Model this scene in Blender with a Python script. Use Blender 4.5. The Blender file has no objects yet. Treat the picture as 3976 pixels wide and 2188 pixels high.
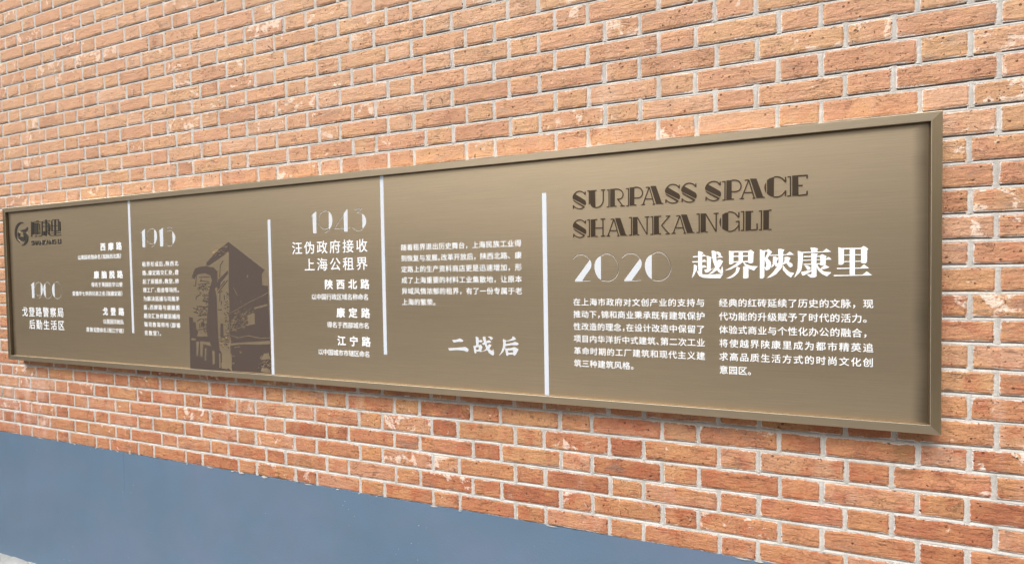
import bpy, math, random, json
from mathutils import Vector, Matrix
random.seed(11)
scn = bpy.context.scene
col = scn.collection

# ------------------------------------------------------------------ camera
CAM = Vector((3.62693, -1.54694, 1.64789))
R = ((0.94532011, 0.32575219, -0.01598132),
     (-0.00779279, -0.02642678, -0.99962038),
     (-0.32605086, 0.94508578, -0.02244325))     # rows: image right, image down, view direction
cd = bpy.data.cameras.new('camera')
cam = bpy.data.objects.new('camera', cd); col.objects.link(cam)
m = Matrix(((R[0][0], -R[1][0], -R[2][0], CAM.x),
            (R[0][1], -R[1][1], -R[2][1], CAM.y),
            (R[0][2], -R[1][2], -R[2][2], CAM.z), (0, 0, 0, 1)))
cam.matrix_world = m
cd.sensor_width = 36; cd.lens = 36 * 1767 / 3976
cd.clip_start = 0.02; cd.clip_end = 900
scn.camera = cam

# ------------------------------------------------------------------ light
SUN_EL, SUN_AZ = math.radians(49), math.radians(202)   # azimuth clockwise from +Y
world = bpy.data.worlds.new('World'); scn.world = world; world.use_nodes = True
wn = world.node_tree; wn.nodes.clear()
sky = wn.nodes.new('ShaderNodeTexSky'); sky.sky_type = 'NISHITA'; sky.sun_disc = False
sky.sun_elevation = SUN_EL; sky.sun_rotation = SUN_AZ
sky.air_density = 1.0; sky.dust_density = 6.0; sky.ozone_density = 0.6
hsv = wn.nodes.new('ShaderNodeHueSaturation'); hsv.inputs['Saturation'].default_value = 0.28
bg = wn.nodes.new('ShaderNodeBackground'); bg.inputs['Strength'].default_value = 0.085
wo = wn.nodes.new('ShaderNodeOutputWorld')
wn.links.new(sky.outputs[0], hsv.inputs['Color']); wn.links.new(hsv.outputs[0], bg.inputs[0]); wn.links.new(bg.outputs[0], wo.inputs[0])
sl = bpy.data.lights.new('sun', 'SUN'); sl.energy = 2.4; sl.angle = math.radians(32); sl.color = (1, .975, .94)
sun = bpy.data.objects.new('sun', sl); col.objects.link(sun)
d = Vector((math.sin(SUN_AZ) * math.cos(SUN_EL), math.cos(SUN_AZ) * math.cos(SUN_EL), math.sin(SUN_EL)))
sun.rotation_euler = d.to_track_quat('Z', 'Y').to_euler()
vs = scn.view_settings; vs.view_transform = 'Standard'; vs.look = 'None'; vs.gamma = 1; vs.exposure = 0.75
vs.use_curve_mapping = False

# ------------------------------------------------------------------ helpers
def mesh_obj(name, verts, faces, mat=None, parent=None, smooth=False):
    me = bpy.data.meshes.new(name); me.from_pydata(verts, [], faces); me.update()
    if mat: me.materials.append(mat)
    if smooth: me.polygons.foreach_set('use_smooth', [True] * len(me.polygons))
    o = bpy.data.objects.new(name, me); col.objects.link(o)
    if parent: o.parent = parent
    return o
def tag(o, label=None, cat=None, group=None, kind=None):
    if label: o['label'] = label
    if cat: o['category'] = cat
    if group: o['group'] = group
    if kind: o['kind'] = kind
    return o
def empty(name, loc=(0, 0, 0)):
    o = bpy.data.objects.new(name, None); o.location = loc; o.empty_display_size = .1; col.objects.link(o); return o

class NT:
    def __init__(s, name):
        s.m = bpy.data.materials.new(name); s.m.use_nodes = True
        s.t = s.m.node_tree; s.t.nodes.clear()
        s.out = s.n('ShaderNodeOutputMaterial'); s.b = s.n('ShaderNodeBsdfPrincipled')
        s.t.links.new(s.b.outputs[0], s.out.inputs[0])
    def n(s, t, **k):
        x = s.t.nodes.new(t)
        for a, v in k.items(): setattr(x, a, v)
        return x
    def put(s, node, key, v):
        if hasattr(v, 'is_output') or isinstance(v, bpy.types.NodeSocket): s.t.links.new(v, node.inputs[key])
        elif v is not None: node.inputs[key].default_value = v
    def math(s, op, a, b=None, c=None, clamp=False):
        x = s.n('ShaderNodeMath', operation=op, use_clamp=clamp)
        s.put(x, 0, a)
        if b is not None: s.put(x, 1, b)
        if c is not None: s.put(x, 2, c)
        return x.outputs[0]
    def vmath(s, op, a, b=None):
        x = s.n('ShaderNodeVectorMath', operation=op); s.put(x, 0, a)
        if b is not None: s.put(x, 1, b)
        return x.outputs[0]
    def noise(s, vec, scale, detail=3, rough=.5, dist=0.0):
        x = s.n('ShaderNodeTexNoise'); s.put(x, 'Vector', vec); s.put(x, 'Scale', scale); s.put(x, 'Detail', detail)
        s.put(x, 'Roughness', rough); s.put(x, 'Distortion', dist); return x.outputs[0]
    def voro(s, vec, scale, out='Distance'):
        x = s.n('ShaderNodeTexVoronoi'); s.put(x, 'Vector', vec); s.put(x, 'Scale', scale); return x.outputs[out]
    def mix(s, f, a, b, mode='MIX'):
        x = s.n('ShaderNodeMix', data_type='RGBA', blend_type=mode)
        s.put(x, 0, f)
        for key, v in ((6, a), (7, b)):
            if isinstance(v, tuple): v = (*v, 1) if len(v) == 3 else v
            s.put(x, key, v)
        return x.outputs[2]
    def ramp(s, v, stops, interp='LINEAR'):
        x = s.n('ShaderNodeValToRGB'); x.color_ramp.interpolation = interp
        e = x.color_ramp.elements
        while len(e) < len(stops): e.new(.5)
        for i, (p, c) in enumerate(stops):
            e[i].position = p; e[i].color = (*c, 1) if isinstance(c, tuple) else (c, c, c, 1)
        s.put(x, 0, v); return x.outputs[0]
    def sstep(s, v, a, b):
        x = s.n('ShaderNodeMapRange', interpolation_type='SMOOTHSTEP'); s.put(x, 0, v); s.put(x, 1, a); s.put(x, 2, b); return x.outputs[0]
    def pos(s): return s.n('ShaderNodeNewGeometry').outputs['Position']
    def bump(s, h, strength, dist, normal=None):
        x = s.n('ShaderNodeBump'); s.put(x, 'Strength', strength); s.put(x, 'Distance', dist); s.put(x, 'Height', h)
        if normal is not None: s.put(x, 'Normal', normal)
        return x.outputs[0]

def brick_material(name, per_object):
    s = NT(name)
    if per_object: rnd = s.n('ShaderNodeObjectInfo').outputs['Random']
    else: rnd = s.n('ShaderNodeAttribute', attribute_name='rnd').outputs['Fac']
    P = s.pos()
    wn_ = s.n('ShaderNodeTexWhiteNoise', noise_dimensions='1D'); s.put(wn_, 'W', s.math('MULTIPLY', rnd, 917.3))
    rc = wn_.outputs['Color']
    sep = s.n('ShaderNodeSeparateColor'); s.put(sep, 0, rc); r1, r2, r3 = sep.outputs[0], sep.outputs[1], sep.outputs[2]
    V = s.vmath('ADD', P, s.vmath('MULTIPLY', rc, (57., 0., 91.)))
    base = s.ramp(r1, [(0, (.30, .110, .058)), (.14, (.39, .160, .085)), (.3, (.47, .220, .120)), (.45, (.43, .225, .110)), (.6, (.46, .195, .115)), (.72, (.50, .275, .135)), (.86, (.47, .255, .155)), (1, (.54, .300, .195))])
    n1 = s.noise(V, 9, 4, .6)
    base = s.mix(s.math('MULTIPLY', s.sstep(n1, .42, .70), .70), base, (.56, .290, .130))
    n2 = s.noise(V, 17, 3, .55)
    base = s.mix(s.math('MULTIPLY', s.sstep(n2, .48, .66), .60), base, (.40, .120, .060))
    n4 = s.noise(s.vmath('ADD', V, (9., 3., 5.)), 13, 4, .6)
    base = s.mix(s.math('MULTIPLY', s.sstep(n4, .55, .72), .45), base, (.56, .31, .195))
    # fine grain of the fired clay
    n3 = s.noise(V, 160, 3, .6)
    base = s.mix(.35, base, s.ramp(n3, [(.28, .42), (.70, 1.32)]), 'MULTIPLY')
    # blue-grey kiln smudges, drawn out along the brick
    Vs = s.vmath('MULTIPLY', V, (.45, 1., 1.3))
    sm = s.math('MULTIPLY', s.sstep(s.noise(Vs, 17, 4, .6, .4), .56, .70), s.math('GREATER_THAN', r2, .38))
    base = s.mix(s.math('MULTIPLY', sm, .6), base, (.20, .150, .125))
    # lime bloom
    th = s.math('SUBTRACT', .685, s.math('MULTIPLY', s.math('POWER', r3, 2.2), .18))
    ef = s.sstep(s.noise(V, 19, 5, .68, .5), th, s.math('ADD', th, .07))
    base = s.mix(s.math('MULTIPLY', ef, .85), base, (.80, .66, .56))
    wash = s.noise(s.vmath('MULTIPLY', P, (7., 1., 1.3)), 1.6, 4, .6)
    base = s.mix(s.math('MULTIPLY', s.sstep(wash, .56, .74), .30), base, (.66, .47, .37))
    base = s.mix(s.math('MULTIPLY', s.sstep(wash, .46, .30), .28), base, (.30, .13, .08))
    # whitish washed stain low on the left of the wall
    sp = s.n('ShaderNodeSeparateXYZ'); s.put(sp, 0, P)
    dx = s.math('DIVIDE', s.math('ABSOLUTE', s.math('SUBTRACT', sp.outputs[0], .12)), .42)
    dz = s.math('DIVIDE', s.math('ABSOLUTE', s.math('SUBTRACT', sp.outputs[2], .92)), .26)
    rr = s.math('MULTIPLY', s.sstep(dx, 1., .1), s.sstep(dz, 1., .2))
    ws = s.math('MULTIPLY', rr, s.sstep(s.noise(s.vmath('MULTIPLY', P, (1., 1., .55)), 9, 4, .6), .38, .62))
    base = s.mix(s.math('MULTIPLY', ws, .62), base, (.66, .50, .43))
    hgt = s.sstep(s.math('ADD', sp.outputs[2], s.math('MULTIPLY', s.noise(P, 1.3, 2), .6)), 1.3, 3.0)
    base = s.mix(s.math('MULTIPLY', hgt, s.math('MULTIPLY_ADD', n2, .60, .12)), base, (.65, .435, .285))      # paler towards the upper courses
    low = s.sstep(s.math('ADD', sp.outputs[2], s.math('MULTIPLY', s.noise(P, 1.7, 2), .4)), 1.6, .8)
    base = s.mix(s.math('MULTIPLY', low, .28), base, (.42, .135, .058))
    # brown run-off below the sign's right corner
    dx = s.math('DIVIDE', s.math('ABSOLUTE', s.math('SUBTRACT', sp.outputs[0], 4.245)), .045)
    dz = s.math('DIVIDE', s.math('ABSOLUTE', s.math('SUBTRACT', sp.outputs[2], 1.11)), .085)
    rr = s.math('MULTIPLY', s.sstep(dx, 1., .2), s.sstep(dz, 1., .3))
    base = s.mix(s.math('MULTIPLY', rr, .5), base, (.22, .12, .045))
    # mortar smeared over the arrises
    edge = s.n('ShaderNodeAttribute', attribute_name='edge').outputs['Fac']
    en = s.noise(P, 85, 4, .7)
    big = s.math('MULTIPLY', s.sstep(s.noise(P, 11, 2), .40, .66), .22)
    es = s.sstep(s.math('ADD', s.math('ADD', s.math('MULTIPLY', edge, .55), en), big), .98, 1.06)
    base = s.mix(s.math('MULTIPLY', es, .85), base, (.64, .59, .56))
    # pits and cracks
    v = s.voro(V, 120); vsz = s.noise(V, 60, 2)
    pit = s.math('MULTIPLY', s.sstep(v, .26, .14), s.math('MULTIPLY', s.sstep(vsz, .52, .58), s.sstep(r3, .25, .55)))
    v2 = s.voro(V, 45); pit2 = s.math('MULTIPLY', s.sstep(v2, .17, .11), s.sstep(s.noise(V, 21, 1), .53, .58))
    Vc = s.vmath('MULTIPLY', V, (.35, 1., 1.4))
    cr = s.math('ABSOLUTE', s.math('SUBTRACT', s.noise(Vc, 42, 4, .6, .8), .5))
    crk = s.math('MULTIPLY', s.sstep(cr, .012, .003), s.math('MULTIPLY', s.sstep(s.noise(V, 14, 2), .52, .64), .6))
    dark = s.math('MAXIMUM', s.math('MAXIMUM', pit, pit2), crk)
    base = s.mix(s.math('MULTIPLY', dark, .78), base, (.12, .040, .025))
    wsp = s.math('MULTIPLY', s.sstep(s.voro(s.vmath('ADD', V, (3., 1., 7.)), 55), .10, .06), s.sstep(s.noise(V, 30, 1), .60, .66))
    base = s.mix(s.math('MULTIPLY', wsp, .8), base, (.75, .68, .6))
    s.put(s.b, 'Base Color', base)
    sign_shade = s.math('MULTIPLY', s.math('MULTIPLY', s.sstep(sp.outputs[2], 1.10, 1.19), s.sstep(sp.outputs[0], .08, .2)), s.math('MULTIPLY', s.sstep(sp.outputs[0], 4.34, 4.28), s.sstep(sp.outputs[2], 1.30, 1.20)))
    base = s.mix(s.math('MULTIPLY', sign_shade, s.math('MULTIPLY_ADD', n4, .5, .10)), base, (.24, .085, .04))     # shade below the sign as a darker brick tone, mix left unlinked
    s.put(s.b, 'Roughness', .82); s.put(s.b, 'Specular IOR Level', .35)
    h = s.math('ADD', s.math('MULTIPLY', s.noise(V, 70, 5, .7), 1.), s.math('MULTIPLY', s.noise(Vc, 34, 4, .65, .7), 1.3))
    h = s.math('SUBTRACT', h, s.math('MULTIPLY', dark, .8))
    s.put(s.b, 'Normal', s.bump(h, .9, .0055))
    return s.m

def mortar_material():
    s = NT('mortar'); P = s.pos()
    c = s.ramp(s.noise(P, 14, 5, .6), [(.3, (.40, .375, .34)), (.55, (.50, .475, .44)), (.75, (.60, .575, .535))])
    c = s.mix(.4, c, s.ramp(s.noise(P, 230, 2), [(.3, .7), (.7, 1.15)]), 'MULTIPLY')
    c = s.mix(s.math('MULTIPLY', s.sstep(s.noise(P, 5, 3), .52, .75), .35), c, (.38, .34, .31))
    s.put(s.b, 'Base Color', c); s.put(s.b, 'Roughness', .9)
    s.put(s.b, 'Normal', s.bump(s.noise(P, 190, 4, .7), .7, .003)); return s.m

def plinth_material():
    s = NT('blue_grey_paint'); P = s.pos()
    c = s.ramp(s.noise(P, 2.2, 3, .5), [(.36, (.098, .152, .222)), (.5, (.108, .158, .226)), (.64, (.118, .162, .238))])
    c = s.mix(s.math('MULTIPLY', s.sstep(s.noise(P, 5, 2), .45, .68), .30), c, (.096, .172, .258))
    # chips, a fine crack and drips
    sp = s.n('ShaderNodeSeparateXYZ'); s.put(sp, 0, P)
    w = s.math('MULTIPLY', s.math('SUBTRACT', s.noise(P, 5, 4), .5), .035)
    dx = s.math('ABSOLUTE', s.math('SUBTRACT', s.math('ADD', sp.outputs[0], w), .955))
    crack = s.math('MULTIPLY', s.sstep(dx, .005, .0015), s.sstep(sp.outputs[2], .52, .56))
    c = s.mix(s.math('MULTIPLY', crack, .5), c, (.07, .11, .19))
    chip = s.math('MULTIPLY', s.sstep(s.voro(P, 38), .07, .045), s.sstep(s.noise(P, 3.1, 2), .55, .62))
    c = s.mix(chip, c, (.50, .54, .56))
    dk = s.math('MULTIPLY', s.sstep(s.voro(s.vmath('ADD', P, (5., 0., 2.)), 26), .06, .03), s.sstep(s.noise(P, 2.4, 2), .56, .62))
    c = s.mix(s.math('MULTIPLY', dk, .6), c, (.08, .12, .19))
    s.put(s.b, 'Base Color', c); s.put(s.b, 'Roughness', .62); s.put(s.b, 'Specular IOR Level', .3)
    h = s.math('ADD', s.noise(P, 3.0, 2), s.math('MULTIPLY', s.noise(P, 120, 4, .7), .10))
    s.put(s.b, 'Normal', s.bump(h, .4, .02)); return s.m

def bronze(name, colr, rough, axis, tarnish=.25, ends=None, metal=.93):
    s = NT(name); P = s.pos()
    st = (1.6, 1., 150.) if axis == 'x' else (150., 1., 1.6)
    n = s.noise(s.vmath('MULTIPLY', P, st), 3.4, 4, .7)
    n2 = s.noise(s.vmath('MULTIPLY', P, tuple(v * (2.2 if v > 1 else 2.) for v in st)), 6, 3, .7)
    dk = tuple(v * .90 for v in colr)
    c = s.mix(s.sstep(n, .3, .72), dk, colr)
    c = s.mix(.3, c, s.ramp(n2, [(.3, .86), (.7, 1.08)]), 'MULTIPLY')
    cl = s.noise(s.vmath('MULTIPLY', P, (.6, 1., 2.6)), 2.4, 5, .6)
    c = s.mix(s.math('MULTIPLY', s.sstep(cl, .45, .75), tarnish), c, tuple(v * .62 for v in colr))
    if ends:      # edges darkened in the colour for the frame's shade and reflection
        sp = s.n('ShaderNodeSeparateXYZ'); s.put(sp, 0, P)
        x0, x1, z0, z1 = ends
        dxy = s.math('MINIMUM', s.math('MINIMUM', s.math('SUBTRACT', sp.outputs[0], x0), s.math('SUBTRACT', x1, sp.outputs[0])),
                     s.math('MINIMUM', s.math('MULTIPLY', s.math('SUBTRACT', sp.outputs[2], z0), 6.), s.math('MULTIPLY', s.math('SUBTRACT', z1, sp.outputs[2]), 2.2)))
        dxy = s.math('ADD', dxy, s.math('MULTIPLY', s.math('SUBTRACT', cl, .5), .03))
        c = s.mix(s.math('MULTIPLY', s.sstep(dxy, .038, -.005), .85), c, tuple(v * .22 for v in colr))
    s.put(s.b, 'Base Color', c); s.put(s.b, 'Metallic', metal)
    s.put(s.b, 'Roughness', s.ramp(n2, [(.3, rough - .03), (.7, rough + .03)]))
    if 'Anisotropic' in s.b.inputs:
        s.put(s.b, 'Anisotropic', .9)
        tg = s.n('ShaderNodeCombineXYZ')
        s.put(tg, 0, 0. if axis == 'x' else 1.); s.put(tg, 2, 1. if axis == 'x' else 0.)   # blur spreads across the brushing; s.put(s.b, 'Tangent', tg.outputs[0])
    s.put(s.b, 'Normal', s.bump(s.noise(s.vmath('MULTIPLY', P, tuple(v * 3 if v > 1 else v for v in st)), 8, 2), .12, .0006))
    return s.m

def plain(name, colr, rough=.5, emit=0, metal=0, ecol=None):
    s = NT(name); P = s.pos()
    c = s.mix(.12, colr, s.ramp(s.noise(P, 60, 3), [(.3, .8), (.7, 1.1)]), 'MULTIPLY')
    s.put(s.b, 'Base Color', c); s.put(s.b, 'Roughness', rough); s.put(s.b, 'Metallic', metal)
    if emit:
        s.put(s.b, 'Emission Color', (*(ecol or (.9, .95, 1)), 1)); s.put(s.b, 'Emission Strength', emit)
    return s.m

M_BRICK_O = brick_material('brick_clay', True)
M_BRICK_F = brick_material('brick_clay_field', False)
M_MORTAR = mortar_material(); M_PLINTH = plinth_material()
PANEL_RGB = (.95, .76, .52)
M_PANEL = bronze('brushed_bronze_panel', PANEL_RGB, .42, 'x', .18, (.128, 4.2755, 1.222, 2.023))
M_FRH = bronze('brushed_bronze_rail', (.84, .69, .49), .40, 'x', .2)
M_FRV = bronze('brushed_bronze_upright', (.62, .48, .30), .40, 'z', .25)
M_ARRIS = plain('satin_arris', (.44, .40, .33), .6, 0, .9)
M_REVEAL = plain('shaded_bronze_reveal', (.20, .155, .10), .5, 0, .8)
M_DARK = bronze('dark_bronze_letter', (.19, .14, .10), .45, 'z', .2)
M_LOGO = plain('dark_grey_metal', (.10, .09, .075), .45, 0, .7)
M_WHITE = plain('lit_white_acrylic', (.54, .56, .58), .45, .26)
M_BAR = plain('lit_bar_acrylic', (.46, .49, .54), .4, .10, 0, (.85, .91, 1))
M_SOFT = plain('dim_glow_white_acrylic', (.52, .545, .58), .45, .04)  # faint emission added, dimmer than the lit characters
M_GROOVE = plain('groove_bronze', (.075, .055, .04), .7)
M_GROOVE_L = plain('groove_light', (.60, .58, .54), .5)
M_PRINT = plain('dark_brown_print', (.062, .042, .032), .7)

# ------------------------------------------------------------------ ground
def ground():
    s = NT('concrete_ground'); P = s.pos()
    c = s.ramp(s.noise(P, 6, 5, .65), [(.3, (.28, .285, .28)), (.7, (.42, .43, .42))])
    c = s.mix(s.math('MULTIPLY', s.sstep(s.noise(P, 31, 4, .7), .5, .7), .5), c, (.28, .29, .28))
    s.put(s.b, 'Base Color', c); s.put(s.b, 'Roughness', .9)
    s.put(s.b, 'Normal', s.bump(s.noise(P, 24, 5, .7), .8, .02))
    def slab(name, x0, x1, y0, y1, z0, z1, mat, parent=None):
        v = [(x, y, z) for x in (x0, x1) for y in (y0, y1) for z in (z0, z1)]
        return mesh_obj(name, v, [(0, 1, 3, 2), (4, 6, 7, 5), (0, 4, 5, 1), (2, 3, 7, 6), (0, 2, 6, 4), (1, 5, 7, 3)], mat, parent)
    pv = NT('grey_paving'); P2_ = pv.pos()
    pc = pv.ramp(pv.noise(P2_, 8, 5, .65), [(.3, (.17, .17, .165)), (.7, (.25, .245, .235))])
    br = pv.n('ShaderNodeTexBrick'); pv.put(br, 'Vector', P2_); pv.put(br, 'Scale', 1.); br.inputs['Brick Width'].default_value = .6; br.inputs['Row Height'].default_value = .3
    br.inputs['Mortar Size'].default_value = .005; br.inputs['Color1'].default_value = (1, 1, 1, 1); br.inputs['Color2'].default_value = (.86, .86, .86, 1); br.inputs['Mortar'].default_value = (.4, .4, .4, 1)
    pc = pv.mix(1., pc, br.outputs['Color'], 'MULTIPLY')
    pv.put(pv.b, 'Base Color', pc); pv.put(pv.b, 'Roughness', .85)
    o = slab('pavement', -60, 60, -2.4, 30, -.3, 0, pv.m); tag(o, kind='structure')
    k = NT('asphalt'); P = k.pos()
    k.put(k.b, 'Base Color', k.ramp(k.noise(P, 90, 4, .7), [(.3, (.10, .10, .10)), (.7, (.17, .165, .16))])); k.put(k.b, 'Roughness', .9)
    k.put(k.b, 'Normal', k.bump(k.noise(P, 150, 3), .6, .01))
    o = mesh_obj('ground', [(-400, -400, -.12), (400, -400, -.12), (400, 400, -.12), (-400, 400, -.12)], [(0, 1, 2, 3)], k.m); tag(o, kind='structure')
    kerb = NT('kerb_stone'); kerb.put(kerb.b, 'Base Color', (.36, .35, .33, 1)); kerb.put(kerb.b, 'Roughness', .85)
    o = slab('kerb', -60, 60, -2.53, -2.402, -.3, .004, kerb.m); tag(o, kind='structure')
    # rough cement fillet where the pavement meets the wall
    v = []; f = []; n = 260
    for i in range(n + 1):
        x = -3 + 10.5 * i / n
        j = random.uniform(-.006, .006); k = random.uniform(-.005, .005)
        v += [(x, -.085 + 2 * j, .0010), (x, -.045 + j, .0035 + k * .2), (x, -.018 + j, .005 + k * .4), (x, .001, .006 + k * .6)]
    for i in range(n):
        for q in range(3):
            a = 4 * i + q; f.append((a, a + 4, a + 5, a + 1))
    o = mesh_obj('pavement_edge', v, f, s.m, smooth=True); tag(o, kind='structure')
ground()

# ------------------------------------------------------------------ unseen houses added to shape the panel reflections
def house(x0, x1, y0, y1, h, label, rgb):
    root = empty('added_house', ((x0 + x1) / 2, y1, 0)); tag(root, label, 'house', 'unseen houses added for reflections')
    mw = NT('added_house_render'); P = mw.pos()
    mw.put(mw.b, 'Base Color', mw.mix(mw.noise(P, 1.5, 4), tuple(c * .8 for c in rgb), rgb)); mw.put(mw.b, 'Roughness', .9)
    gl = plain('dark_window_glass', (.03, .035, .04), .12)
    ox, oy = root.location.x, root.location.y
    def bx(name, a, b, c, d, e, f_, mat, par):
        v = [(x, y, z) for x in (a - ox, b - ox) for y in (c - oy, d - oy) for z in (e, f_)]
        return mesh_obj(name, v, [(0, 1, 3, 2), (4, 6, 7, 5), (0, 4, 5, 1), (2, 3, 7, 6), (0, 2, 6, 4), (1, 5, 7, 3)], mat, par)
    bx('walls', x0, x1, y0, y1, -.12, h, mw.m, root)
    bx('roof', x0 - .3, x1 + .3, y0 - .3, y1 + .3, h + .002, h + .25, mw.m, root)
    fl = 0
    while fl * 3.0 + 2.6 < h:
        x = x0 + 1.0
        while x + 1.2 < min(x1, x0 + 24 if x0 > 0 else x1):
            if x > -22: bx('window', x, x + 1.2, y1 + .002, y1 + .05, fl * 3.0 + .9, fl * 3.0 + 2.3, gl, root)
            x += 2.6
        fl += 1
house(-45, -7.0, -20, -9.5, 11.0, 'unseen grey rendered house added for the panel reflection, left of the gap', (.26, .25, .235))
house(4.6, 34, -20, -9.5, 9.5, 'unseen grey rendered house added for the panel reflection, right of the gap', (.24, .23, .22))

# ------------------------------------------------------------------ the wall
ZO = 2.0946
CH = 0.06937426814768688; PER = .3375
SX0, SX1, SZ0, SZ1 = .1056, 4.3007, ZO - .894, ZO - .0475       # sign, outer edges
WX0, WX1 = -2.6, 7.0
wall = empty('brick_wall', (0, 0, 0))
tag(wall, 'orange brick wall in Flemish bond above a blue-grey painted base', 'wall')
FBASE = ZO - 1.348
# body behind the facing
def box(name, x0, x1, y0, y1, z0, z1, mat, parent=None):
    v = [(x, y, z) for x in (x0, x1) for y in (y0, y1) for z in (z0, z1)]
    return mesh_obj(name, v, [(0, 1, 3, 2), (4, 6, 7, 5), (0, 4, 5, 1), (2, 3, 7, 6), (0, 2, 6, 4), (1, 5, 7, 3)], mat, parent)
TOPROW = 22
ZTOP = ZO + (TOPROW + .5) * CH
box('wall_core', WX0, WX1, .02, .26, 0, ZTOP + .01, M_MORTAR, wall)
box('coping', WX0 - .02, WX1 + .02, -.02, .28, ZTOP + .013, ZTOP + .08, plain('coping_concrete', (.45, .44, .42), .9), wall)
# painted base: a real skin with a ragged upper edge
v = []; f = []; nx = 640; nz = 10
for i in range(nx + 1):
    x = WX0 + (WX1 - WX0) * i / nx
    top = FBASE + random.uniform(-.0022, .0022) + .0012 * math.sin(x * 9)
    for j in range(nz + 1):
        z = top * j / nz
        v.append((x, -.0005 + .0012 * math.sin(x * 3.1 + z * 5), z))
st = nz + 1
for i in range(nx):
    for j in range(nz):
        a = i * st + j; f.append((a, a + st, a + st + 1, a + 1))
k0 = len(v)
for i in range(nx + 1):
    x, y, z = v[i * st + nz]; v += [(x, y, z), (x, .019, z + .0005)]
for i in range(nx): a = k0 + 2 * i; f.append((a, a + 2, a + 3, a + 1))
o = mesh_obj('painted_base', v, f, M_PLINTH, wall, smooth=True)
# scraps of lime along the top of the base
v = []; f = []
x = -.3
while x < 5:
    w = random.uniform(.01, .05)
    if random.random() < .38:
        k = len(v); z = FBASE + random.uniform(-.001, .0015)
        hh = random.uniform(.0015, .0045) * random.choice((1, 1, 1.8))
        n = 5
        for i in range(n + 1):
            t = i / n; e = math.sin(math.pi * t) ** .6
            v += [(x + w * t, -.0035 * e - .0008, z - hh * .6 * e * random.uniform(.5, 1)), (x + w * t, -.0030 * e - .0008, z + hh * e * random.uniform(.6, 1))]
        for i in range(n): a = k + 2 * i; f.append((a, a + 2, a + 3, a + 1))
    x += w + random.uniform(0, .05)
o = mesh_obj('lime_edge', v, f, M_MORTAR, wall); tag(o, kind='stuff')

# mortar: backing sheet, weathered bed joints and upright joints
mv = []; mf = []
k = len(mv)
mv += [(WX0, .012, FBASE - .02), (WX1, .012, FBASE - .02), (WX1, .012, ZTOP), (WX0, .012, ZTOP)]; mf.append((k, k + 1, k + 2, k + 3))
rj = random.Random(5)
dzrow = {}
for r in range(-19, TOPROW + 2): dzrow[r] = rj.uniform(-.0012, .0012)
def bedz(r, x):   # the bed joint under course r, as laid by hand
    return ZO + (r - .5) * CH + dzrow[r] + .0012 * math.sin(x * 1.7 + r * 2.1) + .0006 * math.sin(x * 7.3 + r)
for r in range(-18, TOPROW + 1):
    seg = .032; n = int((WX1 - WX0) / seg); k = len(mv)
    for i in range(n + 1):
        x = WX0 + i * seg; z = bedz(r, x)
        j = rj.uniform(-.0008, .0008); q = rj.uniform(-.0010, .0010)
        mv += [(x, .0040 + j, z - .0088 + q), (x, .0014 + j, z - .0048 + q), (x, .0030 + j, z - .0008), (x, .0100, z + .0036 + q * .5), (x, .0115, z + .0088)]
    for i in range(n):
        for p in range(4):
            a = k + 5 * i + p; mf.append((a, a + 5, a + 6, a + 1))
def joints(r):    # centres of the upright joints of a course
    out = []
    k0 = int(WX0 / PER) - 1; k1 = int(WX1 / PER) + 1
    for kk in range(k0, k1 + 1):
        b = kk * PER
        if r % 2 == 0: out += [(b, 'S'), (b + .225, 'H')]
        else: out += [(b + .05625, 'H'), (b + .16875, 'S')]
    return out
rb = random.Random(21)
bricks = []
for r in range(-19, TOPROW + 1):
    js = joints(r)
    xs = [x + rb.uniform(-.003, .003) for x, _ in js]
    for i in range(len(js) - 1):
        xa, xb = xs[i], xs[i + 1]
        if xa < WX0 or xb > WX1: continue
        ja = rb.uniform(.0080, .0115); 
        k = len(mv); n = 3
        for q in range(n + 1):
            z = bedz(r, xa) + CH * q / n if r > -19 else FBASE + (ZO - 18.5 * CH - FBASE) * q / n
            j = rj.uniform(-.0008, .0008)
            mv += [(xa - .0085, .0040, z), (xa - .003, .0019 + j, z), (xa + .003, .0019 + j, z), (xa + .0085, .0040, z)]
        for q in range(n):
            for p in range(3):
                a = k + 4 * q + p; mf.append((a, a + 1, a + 5, a + 4))
        xc = (xa + xb) / 2
        zl = bedz(r, xc) + .0049 if r > -19 else FBASE + .002
        zh = bedz(r + 1, xc) - .0049
        tilt = (bedz(r, xb) - bedz(r, xa)) / (xb - xa)
        bricks.append((r, js[i][1], xa + ja / 2, xb - ja / 2, zl + rb.uniform(-.0008, .0008), zh + rb.uniform(-.0008, .0008), tilt))
mort = mesh_obj('mortar', mv, mf, M_MORTAR, wall, smooth=True)

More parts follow.
